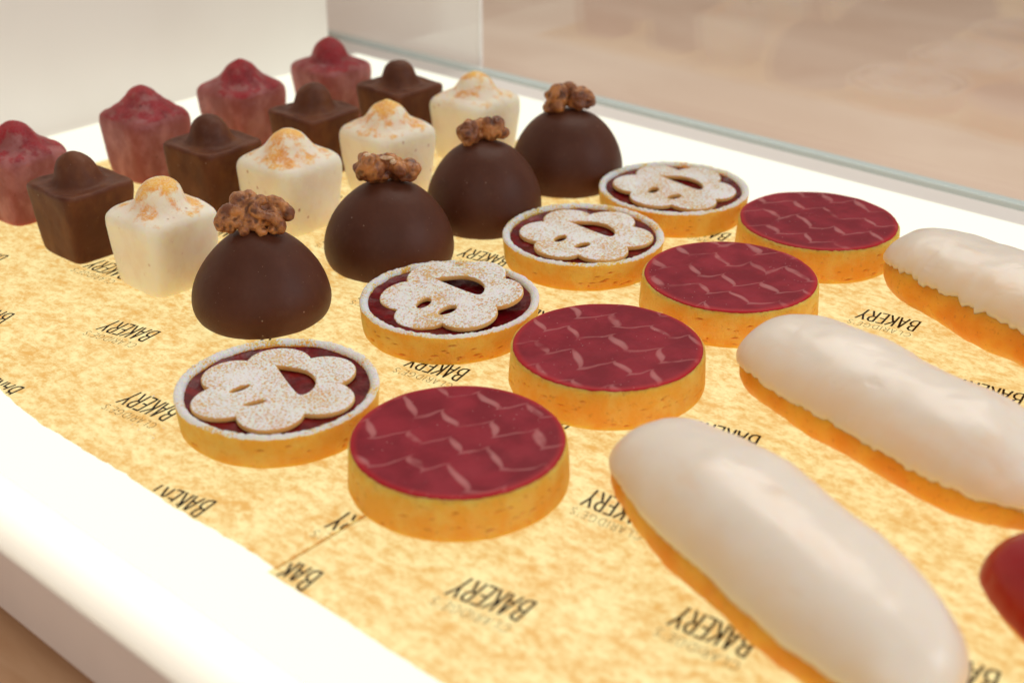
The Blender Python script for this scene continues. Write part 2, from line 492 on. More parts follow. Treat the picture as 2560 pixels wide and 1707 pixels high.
def box(name, lo, hi, mat, parent=None, bevel=0.0):
    bm = bmesh.new()
    bmesh.ops.create_cube(bm, size=1.0)
    c = [(a + b) / 2 for a, b in zip(lo, hi)]
    s = [b - a for a, b in zip(lo, hi)]
    for v in bm.verts:
        v.co = Vector((c[0] + v.co.x * s[0], c[1] + v.co.y * s[1], c[2] + v.co.z * s[2]))
    if bevel:
        bmesh.ops.bevel(bm, geom=bm.edges[:], offset=bevel, segments=3, profile=0.5, affect='EDGES')
    me = bpy.data.meshes.new(name)
    bm.to_mesh(me)
    bm.free()
    me.materials.append(mat)
    o = bpy.data.objects.new(name, me)
    COL.objects.link(o)
    if parent:
        o.parent = parent
    return o


def catmull(pts, n):
    """sample n points through the control points (tuples of any length)"""
    out = []
    m = len(pts) - 1
    k = len(pts[0])
    for i in range(n):
        u = i / (n - 1) * m
        j = min(int(u), m - 1)
        f = u - j
        p0 = pts[max(j - 1, 0)]
        p1, p2 = pts[j], pts[j + 1]
        p3 = pts[min(j + 2, m)]
        q = []
        for a in range(k):
            q.append(0.5 * (2 * p1[a] + (p2[a] - p0[a]) * f + (2 * p0[a] - 5 * p1[a] + 4 * p2[a] - p3[a]) * f * f
                            + (3 * p1[a] - p0[a] - 3 * p2[a] + p3[a]) * f ** 3))
        out.append(q)
    return out


def rings_to_mesh(rings, close_bottom=True, close_top=True):
    n = len(rings[0])
    verts = [p for r in rings for p in r]
    faces = []
    for i in range(len(rings) - 1):
        for j in range(n):
            a, b = i * n + j, i * n + (j + 1) % n
            faces.append((a, b, b + n, a + n))
    if close_bottom:
        c = [sum(p[k] for p in rings[0]) / n for k in range(3)]
        verts.append(tuple(c))
        ci = len(verts) - 1
        faces += [(ci, (j + 1) % n, j) for j in range(n)]
    if close_top:
        c = [sum(p[k] for p in rings[-1]) / n for k in range(3)]
        verts.append(tuple(c))
        ci = len(verts) - 1
        o = (len(rings) - 1) * n
        faces += [(ci, o + j, o + (j + 1) % n) for j in range(n)]
    return verts, faces


def fbm(p, f, seed, octs=3):
    v = 0.0
    a = 1.0
    q = Vector(p) * f + Vector((seed * 13.7, seed * 7.1, seed * 3.3))
    for _ in range(octs):
        v += a * noise.noise(q)
        q = q * 2.1
        a *= 0.5
    return v


# ------------------------------------------------------------------ the display case
def paper_z(x, y):
    return 0.00028 + 0.00022 * noise.noise(Vector((x * 22, y * 22, 0.3))) + 0.00006 * noise.noise(Vector((x * 90, y * 70, 4.1)))


def build_case():
    tray = tag(empty('light_tray', (0, 0, 0)), 'glowing white acrylic light tray under the paper and pastries', 'display tray')
    X0, X1 = -0.752, 0.16
    box('luminous_sheet', (X0, 0.1865, -0.0040), (X1, 0.672, -0.0002), M['panel'], tray)
    # opal lip along the front edge with its LED strip below
    bm_pts = [(0.1863, -0.0003), (0.1660, -0.0003), (0.1640, -0.0008), (0.1630, -0.0020), (0.1627, -0.0040)]
    v, f = [], []
    for (y, z) in bm_pts:
        v += [(X0, y, z), (X1, y, z)]
    for i in range(len(bm_pts) - 1):
        f.append((2 * i, 2 * i + 1, 2 * i + 3, 2 * i + 2))
    link_mesh('opal_lip', v, f, M['opal'], tray)
    v = [(X0, 0.1710, -0.0090), (X1, 0.1710, -0.0090), (X1, 0.2000, -0.0090), (X0, 0.2000, -0.0090)]
    link_mesh('led_strip', v, [(0, 1, 2, 3)], M['led'], tray, smooth=False)
    box('front_face', (X0, 0.1628, -0.0335), (X1, 0.1668, -0.0043), M['edge_acrylic'], tray, 0.0008)
    box('tray_floor', (X0, 0.1670, -0.0335), (X1, 0.672, -0.0295), M['edge_acrylic'], tray)
    # side wall of white acrylic
    w = box('side_wall', (-0.7640, 0.02, -0.030), (-0.7560, 0.640, 0.34), M['white_acrylic'], None, 0.0012)
    w.location = (0, 0, 0)
    ang = math.radians(-4.2)
    c = Vector((-0.757, 0.50, 0))
    w.matrix_world = Matrix.Translation(c) @ Matrix.Rotation(ang, 4, 'Z') @ Matrix.Translation(-c)
    tag(w, 'white acrylic side wall standing left behind the pink petits fours', 'panel')
    # back strip and glass
    tag(box('back_rail', (-0.80, 0.6735, -0.030), (X1, 0.6945, -0.0010), M['white_paint'], None, 0.0012),
        'thin grey rail between the tray and the glass pane', 'rail')
    g = tag(empty('glass_pane', (0, 0.700, 0)), 'clear upright glass pane along the back of the tray', 'glass')
    box('pane', (-0.92, -0.0026, 0.0014), (0.20, 0.0034, 0.40), M['glass'], g)
    box('polished_edge', (-0.92, -0.0034, -0.0040), (0.20, 0.0042, 0.0012), M['glass_edge'], g, 0.0006)
    # beyond the glass
    v = [(-1.10, 0.714, -0.60), (-0.664, 0.714, -0.60), (-0.664, 0.714, 0.50), (-1.10, 0.714, 0.50)]
    fp = tag(empty('brightened_panel', (0, 0, 0)), 'blurred white panel behind the glass at the back corner', 'panel')
    link_mesh('sheet', v, [(0, 1, 2, 3)], M['frosted'], fp, smooth=False)
    box('edge_trim', (-0.6638, 0.7125, -0.60), (-0.6620, 0.7155, 0.50), M['white_paint'], fp)
    v = [(-9, -3, -0.62), (9, -3, -0.62), (9, 12, -0.62), (-9, 12, -0.62)]
    tag(link_mesh('floor', v, [(0, 1, 2, 3)], M['floor'], smooth=False), 'pale blurred wooden floor far behind the glass', kind='structure')
    # counter below the front of the tray
    v = box('counter', (-1.0, -0.30, -0.075), (0.5, 0.66, -0.040), M['counter'], None, 0.003)
    tag(v, 'brown wooden counter below the front edge of the tray', 'counter')
    tag(box('plinth', (-0.70, 0.190, -0.0398), (0.12, 0.64, -0.0338), M['edge_acrylic'], None), 'low plinth holding the tray above the counter', 'plinth')


build_case()


# ------------------------------------------------------------------ paper sheets with printed lettering
GLYPH = {
    'B': (0.62, [[(0.02, 0), (0.02, 1)], [(0.02, 1), (0.34, 0.98), (0.50, 0.86), (0.48, 0.64), (0.30, 0.54), (0.02, 0.53)],
                 [(0.30, 0.54), (0.54, 0.44), (0.60, 0.24), (0.48, 0.06), (0.28, 0.0), (0.02, 0)]]),
    'A': (0.60, [[(0, 0), (0.30, 1), (0.60, 0)], [(0.12, 0.32), (0.49, 0.32)]]),
    'K': (0.56, [[(0.02, 0), (0.02, 1)], [(0.52, 1), (0.04, 0.46)], [(0.16, 0.58), (0.56, 0)]]),
    'E': (0.48, [[(0.46, 1), (0.02, 1), (0.02, 0), (0.48, 0)], [(0.02, 0.52), (0.40, 0.52)]]),
    'R': (0.58, [[(0.02, 0), (0.02, 1)], [(0.02, 1), (0.34, 0.99), (0.50, 0.86), (0.50, 0.66), (0.34, 0.52), (0.02, 0.50)], [(0.26, 0.51), (0.56, 0)]]),
    'Y': (0.58, [[(0, 1), (0.28, 0.50)], [(0.58, 1), (0.28, 0.50), (0.20, 0)]]),
    'C': (0.80, [[(0.76, 0.84), (0.60, 0.97), (0.38, 1), (0.14, 0.86), (0.02, 0.52), (0.12, 0.18), (0.36, 0.01), (0.60, 0.04), (0.78, 0.18)]]),
    'L': (0.50, [[(0.02, 1), (0.02, 0), (0.48, 0)]]),
    'I': (0.10, [[(0.04, 0), (0.04, 1)]]),
    'D': (0.72, [[(0.02, 0), (0.02, 1), (0.32, 0.99), (0.60, 0.82), (0.70, 0.50), (0.60, 0.18), (0.32, 0.01), (0.02, 0)]]),
    'G': (0.80, [[(0.76, 0.84), (0.60, 0.97), (0.38, 1), (0.14, 0.86), (0.02, 0.52), (0.12, 0.18), (0.36, 0.01), (0.62, 0.05), (0.76, 0.20), (0.77, 0.46), (0.50, 0.46)]]),
    "'": (0.12, [[(0.08, 1), (0.04, 0.80)]]),
    'S': (0.54, [[(0.50, 0.88), (0.34, 1), (0.14, 0.96), (0.05, 0.78), (0.16, 0.60), (0.40, 0.46), (0.52, 0.26), (0.42, 0.06), (0.20, 0), (0.02, 0.12)]]),
}


def text_strokes(txt, height, width, gap):
    """list of polylines in metres, text centred on x, baseline at y=0"""
    lines = []
    x = 0.0
    for ch in txt:
        w, st = GLYPH[ch]
        for s in st:
            lines.append([(x + px, py) for px, py in s])
        x += w + gap
    tot = x - gap
    k = width / tot
    return [[((px - tot / 2) * k, py * height) for px, py in s] for s in lines]


def ribbon(lines, half, tr, clip, zf, zlift):
    verts, faces = [], []
    for li, s in enumerate(lines):
        # resample so that the ribbon follows the paper
        pts = [Vector((p[0], p[1], 0)) for p in s]
        for i in range(len(pts) - 1):
            a, b = pts[i], pts[i + 1]
            d = (b - a)
            if d.length < 1e-7:
                continue
            d.normalize()
            n = Vector((-d.y, d.x, 0)) * half
            e = d * half * 0.8
            q = [a - e * 0.6 + n, a - e - n * 0.2, a - e * 0.6 - n, b + e * 0.6 - n, b + e + n * 0.2, b + e * 0.6 + n]
            w = [tr @ p for p in q]
            if clip and not all(clip(p.x, p.y) for p in w):
                # keep the part of the stroke that is on the sheet
                m = 6
                for k in range(m):
                    c0, c1 = a.lerp(b, k / m), a.lerp(b, (k + 1) / m)
                    ww = [tr @ p for p in (c0 + n, c0 - n, c1 - n, c1 + n)]
                    if all(clip(p.x, p.y) for p in ww):
                        o = len(verts)
                        verts += [(p.x, p.y, zf(p.x, p.y) + zlift + li * 2e-6) for p in ww]
                        faces.append(tuple(range(o, o + 4)))
                continue
            o = len(verts)
            verts += [(p.x, p.y, zf(p.x, p.y) + zlift + li * 2e-6) for p in w]
            faces.append(tuple(range(o, o + 6)))
    return verts, faces


def build_paper():
    rnd = random.Random(5)

    def edge_left(x):
        return 0.2152 + 0.0016 * noise.noise(Vector((x * 38, 1.7, 0))) + 0.0007 * noise.noise(Vector((x * 190, 3.7, 0))) \
            + 0.00035 * noise.noise(Vector((x * 900, 5.0, 0))) + (0.0050 * max(0, (-0.452 - x)) / 0.03 if x < -0.452 else 0)

    def edge_right(x):
        return 0.2128 + 0.0012 * noise.noise(Vector((x * 30, 8.7, 0))) + 0.0004 * noise.noise(Vector((x * 220, 2.2, 0)))

    def sheet(name, label, x0, x1, y1, edge, nx, ny, lift):
        verts, faces = [], []
        zf = lambda x, y: paper_z(x, y) + lift(x)
        for j in range(ny + 1):
            for i in range(nx + 1):
                x = x0 + (x1 - x0) * i / nx
                ya = edge(x)
                u = j / ny
                y = ya + (y1 - ya) * u ** 1.15
                verts.append((x, y, zf(x, y)))
        for j in range(ny):
            for i in range(nx):
                a = j * (nx + 1) + i
                faces.append((a, a + 1, a + nx + 2, a + nx + 1))
        o = link_mesh(name, verts, faces, M['paper'])
        # a thin visible cut edge along the front
        return tag(o, label, 'paper', 'sheets of greaseproof paper'), zf

    left, zl = sheet('greaseproof_paper', 'mottled brown printed paper under the domes and petits fours', -0.686, -0.2950, 0.598, edge_left, 420, 110,
                     lambda x: 0.0)
    right, zr = sheet('greaseproof_paper', 'mottled brown printed paper under the raspberry tarts and eclairs', -0.2962, 0.14, 0.596, edge_right, 300, 110,
                      lambda x: -0.00022)
    # folded dark rim of the left sheet where it lies over the right one
    verts, faces = [], []
    n = 60
    for i in range(n + 1):
        y = edge_left(-0.295) + (0.598 - edge_left(-0.295)) * i / n
        xx = -0.2950 + 0.0002 * noise.noise(Vector((0, y * 120, 0)))
        z = zl(-0.295, y)
        verts += [(xx - 0.00016, y, z + 0.00009), (xx + 0.00016, y, z + 0.00009)]
    for i in range(n):
        faces.append((2 * i, 2 * i + 1, 2 * i + 3, 2 * i + 2))
    link_mesh('sheet_rim', verts, faces, M['paper_edge'], left)

    def prints(parent, zf, x0, y0, dx, dy, base_ang, inside, edge, tilt):
        for i in range(-8, 9):
            for j in range(-6, 12):
                cx = x0 + i * dx
                cy = y0 + j * dy + (i % 2) * dy / 2 + i * tilt
                if not (inside[0] - 0.02 < cx < inside[1] + 0.02 and inside[2] - 0.01 < cy < inside[3]):
                    continue
                ang = math.radians(base_ang + rnd.uniform(-4, 5))
                shear = rnd.uniform(-0.18, 0.10)
                tr = Matrix.Translation((cx, cy, 0)) @ Matrix.Rotation(ang, 4, 'Z') @ Matrix(((1, shear, 0, 0), (0, 1, 0, 0), (0, 0, 1, 0), (0, 0, 0, 1)))
                clip = lambda x, y: inside[0] < x < inside[1] and edge(x) + 0.0004 < y < inside[3]
                big = [[(px, py - 0.0058) for px, py in s] for s in text_strokes("BAKERY", 0.0108, 0.0264, 0.22)]
                v, f = ribbon(big, 0.00050, tr, clip, zf, 0.00012)
                if f:
                    link_mesh('printed_lettering', v, f, M['ink'], parent, smooth=False)
                small = [[(px + 0.0005, py + 0.0078) for px, py in s] for s in text_strokes("CLARIDGE'S", 0.0040, 0.0285, 0.34)]
                v, f = ribbon(small, 0.00014, tr, clip, zf, 0.00012)
                if f:
                    link_mesh('fine_lettering', v, f, M['thin_ink'], parent, smooth=False)

    prints(left, zl, -0.481, 0.284, 0.0640, 0.0665, 192, (-0.684, -0.2955, 0.214, 0.594), edge_left, 0.0)
    prints(right, zr, -0.2315, 0.2510, 0.0625, 0.0672, 189, (-0.2945, 0.13, 0.2125, 0.594), edge_right, 0.0)


build_paper()


# ------------------------------------------------------------------ pastries
def petit_four(name, loc, s, style, seed, rz, mat, label, cat, group, apex=0.051, lean=(0, 0)):
    """rounded square block with a knob on top; one continuous mesh"""
    rnd = random.Random(seed)
    if style == 'choc':
        prof = [(0.80, 0.0000, 7), (0.835, 0.0006, 8), (0.86, 0.0030, 9), (0.90, 0.0120, 10), (0.95, 0.0230, 10), (0.985, 0.0310, 10), (1.0, 0.0342, 9),
                (0.985, 0.0358, 8), (0.93, 0.0364, 7), (0.85, 0.0362, 5.5), (0.74, 0.0360, 4.0), (0.63, 0.0366, 2.8), (0.555, 0.0392, 2.2),
                (0.50, 0.0432, 2), (0.40, 0.0470, 2), (0.25, 0.0496, 2), (0.10, apex - 0.0003, 2), (0.01, apex, 2)]
    else:
        k = rnd.uniform(-0.0006, 0.0010)
        if style == 'knob':
            prof = [(0.82, 0.0000, 5), (0.855, 0.0008, 5), (0.875, 0.0035, 5.5), (0.91, 0.0120, 6), (0.955, 0.0220, 6), (0.99, 0.0290, 5.5), (1.0, 0.0325, 5),
                    (0.985, 0.0346, 4.6), (0.93, 0.0362, 4.0), (0.84, 0.0372, 3.0), (0.74, 0.0380, 2.3), (0.64, 0.0392, 2.0), (0.555, 0.0415, 2.0),
                    (0.50, 0.0445, 2), (0.41, 0.0477, 2), (0.25, 0.0502, 2), (0.10, apex - 0.0003, 2), (0.01, apex, 2)]
        else:
          prof = [(0.82, 0.0000, 5), (0.855, 0.0008, 5), (0.875, 0.0035, 5.5), (0.91, 0.0120, 6), (0.955, 0.0220, 6), (0.99, 0.0290, 5.5), (1.0, 0.0325, 5),
                (0.985, 0.0348, 4.6), (0.93, 0.0366, 4.2), (0.84, 0.0380, 3.0), (0.74, 0.0392 + k, 2.4), (0.63, 0.0410 + k, 2.1), (0.54, 0.0432 + k, 2.0),
                (0.46, 0.0455, 2), (0.35, 0.0483, 2), (0.20, 0.0503, 2), (0.08, apex - 0.0002, 2), (0.01, apex, 2)]
    prof = catmull(prof, 64)
    N = 112
    rings = []
    kx, ky = rnd.uniform(-0.0012, 0.0012), rnd.uniform(-0.0012, 0.0012)
    for (r, z, n) in prof:
        ring = []
        for j in range(N):
            a = 2 * math.pi * j / N
            c, sn = math.cos(a), math.sin(a)
            rr = s * r * (abs(c) ** n + abs(sn) ** n) ** (-1.0 / n)
            x, y = rr * c, rr * sn
            up = max(0.0, (z - 0.033) / 0.018)
            x += kx * up
            y += ky * up
            d = 0.00045 * fbm((x, y, z), 55, seed) + 0.00012 * fbm((x, y, z), 240, seed + 3, 2)
            dz = 0.0
            if z > 0.030:
                dz = 0.0006 * fbm((x, y, 0.0), 60, seed + 9) * min(1, (z - 0.030) / 0.004) * (1 if r > 0.05 else 0.4)
            L = math.hypot(x, y) + 1e-9
            x += d * x / L
            y += d * y / L
            x += lean[0] * z
            y += lean[1] * z
            ring.append((x, y, max(0.0, z + dz) if z > 0.001 else z))
        rings.append(ring)
    v, f = rings_to_mesh(rings)
    o = link_mesh(name, v, f, mat, loc=(loc[0], loc[1], PAPER_Z))
    o.rotation_euler = (0, 0, math.radians(rz))
    return tag(o, label, cat, group)


def blobs_to_mesh(parts, voxel, seed, rough=0.0006):
    """union of ellipsoids and bent tubes, remeshed into one lumpy surface"""
    bm = bmesh.new()
    for p in parts:
        if p[0] == 'e':
            _, c, r, rot = p
            mtx = Matrix.Translation(c) @ Matrix.Rotation(rot, 4, 'Y') @ Matrix.Diagonal((r[0], r[1], r[2], 1))
            bmesh.ops.create_icosphere(bm, subdivisions=3, radius=1.0, matrix=mtx)
        else:
            _, pts, rad = p
            pl = catmull([tuple(q) for q in pts], 4 * len(pts))
            for i, q in enumerate(pl):
                u = i / (len(pl) - 1)
                r = rad[0] + (rad[1] - rad[0]) * u
                r *= 1.0 + 0.16 * math.sin(u * 9 + seed)
                bmesh.ops.create_icosphere(bm, subdivisions=2, radius=r, matrix=Matrix.Translation(q))
    me = bpy.data.meshes.new('tmp')
    bm.to_mesh(me)
    bm.free()
    o = bpy.data.objects.new('tmp', me)
    COL.objects.link(o)
    m = o.modifiers.new('r', 'REMESH')
    m.mode = 'VOXEL'
    m.voxel_size = voxel
    sm = o.modifiers.new('s', 'SMOOTH')
    sm.factor = 0.5
    sm.iterations = 3
    dg = bpy.context.evaluated_depsgraph_get()
    res = bpy.data.meshes.new_from_object(o.evaluated_get(dg))
    bpy.data.objects.remove(o)
    bpy.data.meshes.remove(me)
    nv = [v.normal.copy() for v in res.vertices]
    at = res.attributes.new('ridge', 'FLOAT', 'POINT')
    for v, n in zip(res.vertices, nv):
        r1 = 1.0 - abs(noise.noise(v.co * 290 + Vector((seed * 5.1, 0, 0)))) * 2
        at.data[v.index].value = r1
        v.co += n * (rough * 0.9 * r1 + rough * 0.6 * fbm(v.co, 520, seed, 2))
    res.polygons.foreach_set('use_smooth', [True] * len(res.polygons))
    res.update()
    return res


def hero_walnut():
    k = 0.0000215
    P = lambda x, y, d=0.0: (((x - 1180) * k), d, (760 - y) * k + 0.004)   # local x = right, y = away, z = up
    parts = [
        ('e', P(1150, 800, 0.003), (0.0130, 0.0072, 0.0056), 0.0),
        ('e', P(1560, 760, 0.004), (0.0062, 0.0050, 0.0048), 0.3),
        ('e', P(1080, 600, 0.004), (0.0078, 0.0050, 0.0050), 0.0),
        ('e', P(640, 800, 0.001), (0.0046, 0.0042, 0.0042), 0.0),
        ('t', [P(470, 900, -0.002), P(440, 760, -0.001), P(560, 640, 0.001), P(820, 620, 0.000)], (0.0034, 0.0030)),
        ('t', [P(640, 960, -0.002), P(560, 820, -0.002)], (0.0028, 0.0032)),
        ('e', P(880, 470, 0.006), (0.0062, 0.0048, 0.0040), 0.25),
        ('t', [P(760, 520, 0.004), P(960, 400, 0.007), P(1100, 430, 0.006)], (0.0030, 0.0028)),
        ('t', [P(1160, 470, 0.002), P(1210, 600, -0.001), P(1400, 680, -0.003), P(1640, 740, -0.003), P(1760, 900, -0.003), P(1740, 1020, -0.003)], (0.0027, 0.0023)),
        ('e', P(1300, 430, 0.004), (0.0034, 0.0032, 0.0026), 0.2),
        ('t', [P(1480, 480, 0.006), P(1700, 520, 0.006), P(1870, 680, 0.004), P(1900, 790, 0.003)], (0.0024, 0.0030)),
        ('e', P(950, 1010, -0.005), (0.0026, 0.0024, 0.0024), 0.0),
        ('e', P(1340, 1010, -0.005), (0.0028, 0.0025, 0.0026), 0.0),
        ('e', P(1600, 1000, -0.003), (0.0026, 0.0024, 0.0021), 0.0),
        ('e', P(1130, 900, -0.003), (0.0040, 0.0024, 0.0026), 0.0),
        ('e', P(780, 860, -0.003), (0.0034, 0.0024, 0.0026), 0.3),
    ]
    return blobs_to_mesh(parts, 0.00048, 1, 0.00042)


def pair_walnut(seed, L, R, spread):
    """two knobbly lobes leaning away from each other"""
    rnd = random.Random(seed)
    parts = []
    for (c, r) in (L, R):
        parts.append(('e', c, r, 0.0))
        for i in range(11):
            a = rnd.uniform(0, 2 * math.pi)
            b = rnd.uniform(-0.75, 1.1)
            d = Vector((math.cos(a) * math.cos(b) * r[0], math.sin(a) * math.cos(b) * r[1], math.sin(b) * r[2]))
            q = rnd.uniform(0.0017, 0.0028)
            parts.append(('e', tuple(Vector(c) + d * 0.86), (q * 1.3, q, q), rnd.uniform(-1, 1)))
        for i in range(3):
            a = rnd.uniform(0, 2 * math.pi)
            pts = []
            for kx in range(4):
                aa = a + kx * 0.5
                b = -0.5 + kx * 0.55
                pts.append(tuple(Vector(c) + Vector((math.cos(aa) * math.cos(b) * r[0], math.sin(aa) * math.cos(b) * r[1], math.sin(b) * r[2])) * 0.95))
            parts.append(('t', pts, (0.0015, 0.0019)))
    parts.append(('t', [L[0], tuple((Vector(L[0]) + Vector(R[0])) / 2 + Vector((0, 0.002, spread))), R[0]], (0.0026, 0.0026)))
    return blobs_to_mesh(parts, 0.00050, seed, 0.00045)


def dome(loc, r, h, seed, rz, wmesh, woff, label, extras=(), cone=0.0, wscale=1.0):
    root = empty('chocolate_dome', (loc[0], loc[1], PAPER_Z))
    tag(root, label, 'pastry', 'chocolate domes topped with walnut')
    prof = [(0.90, 0.0), (0.945, 0.0010), (0.985, 0.0040), (1.0, 0.0085), (0.985, 0.0140), (0.925, 0.0205), (0.82, 0.0268), (0.67, 0.0324),
            (0.49, 0.0367), (0.30, 0.0391), (0.12, 0.0402), (0.01, 0.0404)]
    pc = [(0.90, 0.0), (0.945, 0.0010), (0.985, 0.0040), (1.0, 0.0085), (0.965, 0.0140), (0.885, 0.0200), (0.77, 0.0255), (0.62, 0.0310),
          (0.46, 0.0356), (0.29, 0.0387), (0.12, 0.0402), (0.01, 0.0404)]
    prof = [(a[0] + (b[0] - a[0]) * cone, a[1] + (b[1] - a[1]) * cone) for a, b in zip(prof, pc)]
    prof = catmull(prof, 56)
    rings = []
    N = 112
    for (q, z) in prof:
        z = z * h / 0.0404
        ring = []
        for j in range(N):
            a = 2 * math.pi * j / N
            x, y = r * q * math.cos(a), r * q * math.sin(a)
            d = 1.0 + 0.016 * fbm((x, y, z), 26, seed) + (0.016 * fbm((x, y, 0.5), 130, seed + 2, 2) * (1 - z / 0.006) if z < 0.006 else 0)
            ring.append((x * d, y * d, z * (1 + 0.012 * fbm((x, y, 0), 40, seed + 5))))
        rings.append(ring)
    v, f = rings_to_mesh(rings)
    link_mesh('chocolate_shell', v, f, M['choc'], root)
    wmesh.materials.append(M['walnut'])
    w = bpy.data.objects.new('walnut', wmesh)
    COL.objects.link(w)
    w.parent = root
    w.location = woff
    w.rotation_euler = (0, 0, math.radians(rz))
    w.scale = (wscale,) * 3
    wmesh.name = 'walnut'
    for (c, q) in extras:                                   # bare pale flecks of nut flesh
        bm = bmesh.new()
        bmesh.ops.create_icosphere(bm, subdivisions=2, radius=1.0)
        for vv in bm.verts:
            vv.co = Vector((vv.co.x * q[0], vv.co.y * q[1], vv.co.z * q[2])) * (1 + 0.3 * noise.noise(vv.co * 3))
        me = bpy.data.meshes.new('nut_flake')
        bm.to_mesh(me)
        bm.free()
        me.materials.append(M['flesh'])
        fl = bpy.data.objects.new('nut_flake', me)
        COL.objects.link(fl)
        fl.parent = w
        fl.location = c
    return root


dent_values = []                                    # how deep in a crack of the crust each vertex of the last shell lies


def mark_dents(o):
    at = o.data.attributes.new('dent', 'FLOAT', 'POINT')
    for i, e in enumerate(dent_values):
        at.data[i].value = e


def shell_mesh(profile, N, seed, dents=0, edge_noise=0.0, ztop=0.0146, rscale=1.0):
    rnd = random.Random(seed)
    dl = [(rnd.uniform(0, 2 * math.pi), rnd.uniform(0.0025, ztop - 0.004), rnd.uniform(0.012, 0.060), rnd.uniform(0.00022, 0.00042), rnd.uniform(0.0007, 0.0017)) for _ in range(dents)]
    rings = []
    dent_values.clear()
    for (q, z, outer) in profile:
        ring = []
        for j in range(N):
            a = 2 * math.pi * j / N
            c, s = math.cos(a), math.sin(a)
            hole = 0.0
            rr = q * rscale * (1 + 0.004 * math.sin(2 * a + seed) + 0.003 * math.sin(3 * a + seed * 2))
            d = 0.00022 * fbm((c * 0.04, s * 0.04, z), 90, seed) * (1 if q > 0.005 else 0)
            if outer:
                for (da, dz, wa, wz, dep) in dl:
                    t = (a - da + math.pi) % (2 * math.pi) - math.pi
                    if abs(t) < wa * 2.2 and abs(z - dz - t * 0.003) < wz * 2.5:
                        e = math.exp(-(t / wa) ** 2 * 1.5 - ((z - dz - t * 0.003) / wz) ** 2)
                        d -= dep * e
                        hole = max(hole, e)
            zz = z
            if edge_noise and z > ztop - 0.0035 and q > 0.03:
                zz += edge_noise * fbm((c * 0.04, s * 0.04, q), 480, seed + 4, 3)
            dent_values.append(hole)
            ring.append(((rr + d) * c, (rr + d) * s, zz))
        rings.append(ring)
    return rings


BISCUITS = {}


def biscuit_mesh(eye_w, seed):
    cu = bpy.data.curves.new('b', 'CURVE')
    cu.dimensions = '2D'
    cu.fill_mode = 'BOTH'
    cu.extrude = 0.0004
    cu.bevel_depth = 0.0009
    cu.bevel_resolution = 3
    rnd = random.Random(seed)

    def add(pts):
        sp = cu.splines.new('POLY')
        sp.points.add(len(pts) - 1)
        for i, p in enumerate(pts):
            sp.points[i].co = (p[0], p[1], 0, 1)
        sp.use_cyclic_u = True
    d, rp = 0.0200, 0.0120
    amp = [rnd.uniform(0.96, 1.04) for _ in range(6)]
    out = []
    for i in range(216):
        a = 2 * math.pi * i / 216
        k = int(((math.degrees(a) - 0) % 360) // 60)
        ph = a - math.radians(30 + 60 * k)
        r = d * math.cos(ph) + math.sqrt(max(rp * rp - (d * math.sin(ph)) ** 2, 0))
        m = 1 + (amp[k] - 1) * max(0, math.cos(ph * 3))
        r = r * m + 0.00012 * noise.noise(Vector((math.cos(a) * 30, math.sin(a) * 30, seed)))
        out.append((r * math.cos(a), r * math.sin(a)))
    add(out)
    mouth = [(-0.0172, 0.0072), (-0.0090, 0.0060), (-0.0020, 0.0050), (0.0050, 0.0042), (0.0110, 0.0040), (0.0131, 0.0058), (0.0120, 0.0100),
             (0.0078, 0.0145), (0.0010, 0.0169), (-0.0058, 0.0161), (-0.0116, 0.0122), (-0.0172, 0.0072)]
    add([tuple(p) for p in catmull(mouth, 60)][:-1])
    for ex in (-0.0058, 0.0076):
        pts = []
        for i in range(28):
            a = 2 * math.pi * i / 28
            pts.append((ex + (eye_w + 0.0008) * math.cos(a) + 0.0006 * math.sin(a) * (1 if ex > 0 else -1), -0.0120 + 0.0054 * math.sin(a)))
        add(pts)
    o = bpy.data.objects.new('b', cu)
    COL.objects.link(o)
    dg = bpy.context.evaluated_depsgraph_get()
    me = bpy.data.meshes.new_from_object(o.evaluated_get(dg))
    bpy.data.objects.remove(o)
    bpy.data.curves.remove(cu)
    me.materials.clear()
    me.materials.append(M['biscuit'])
    me.name = 'flower_biscuit'
    return me


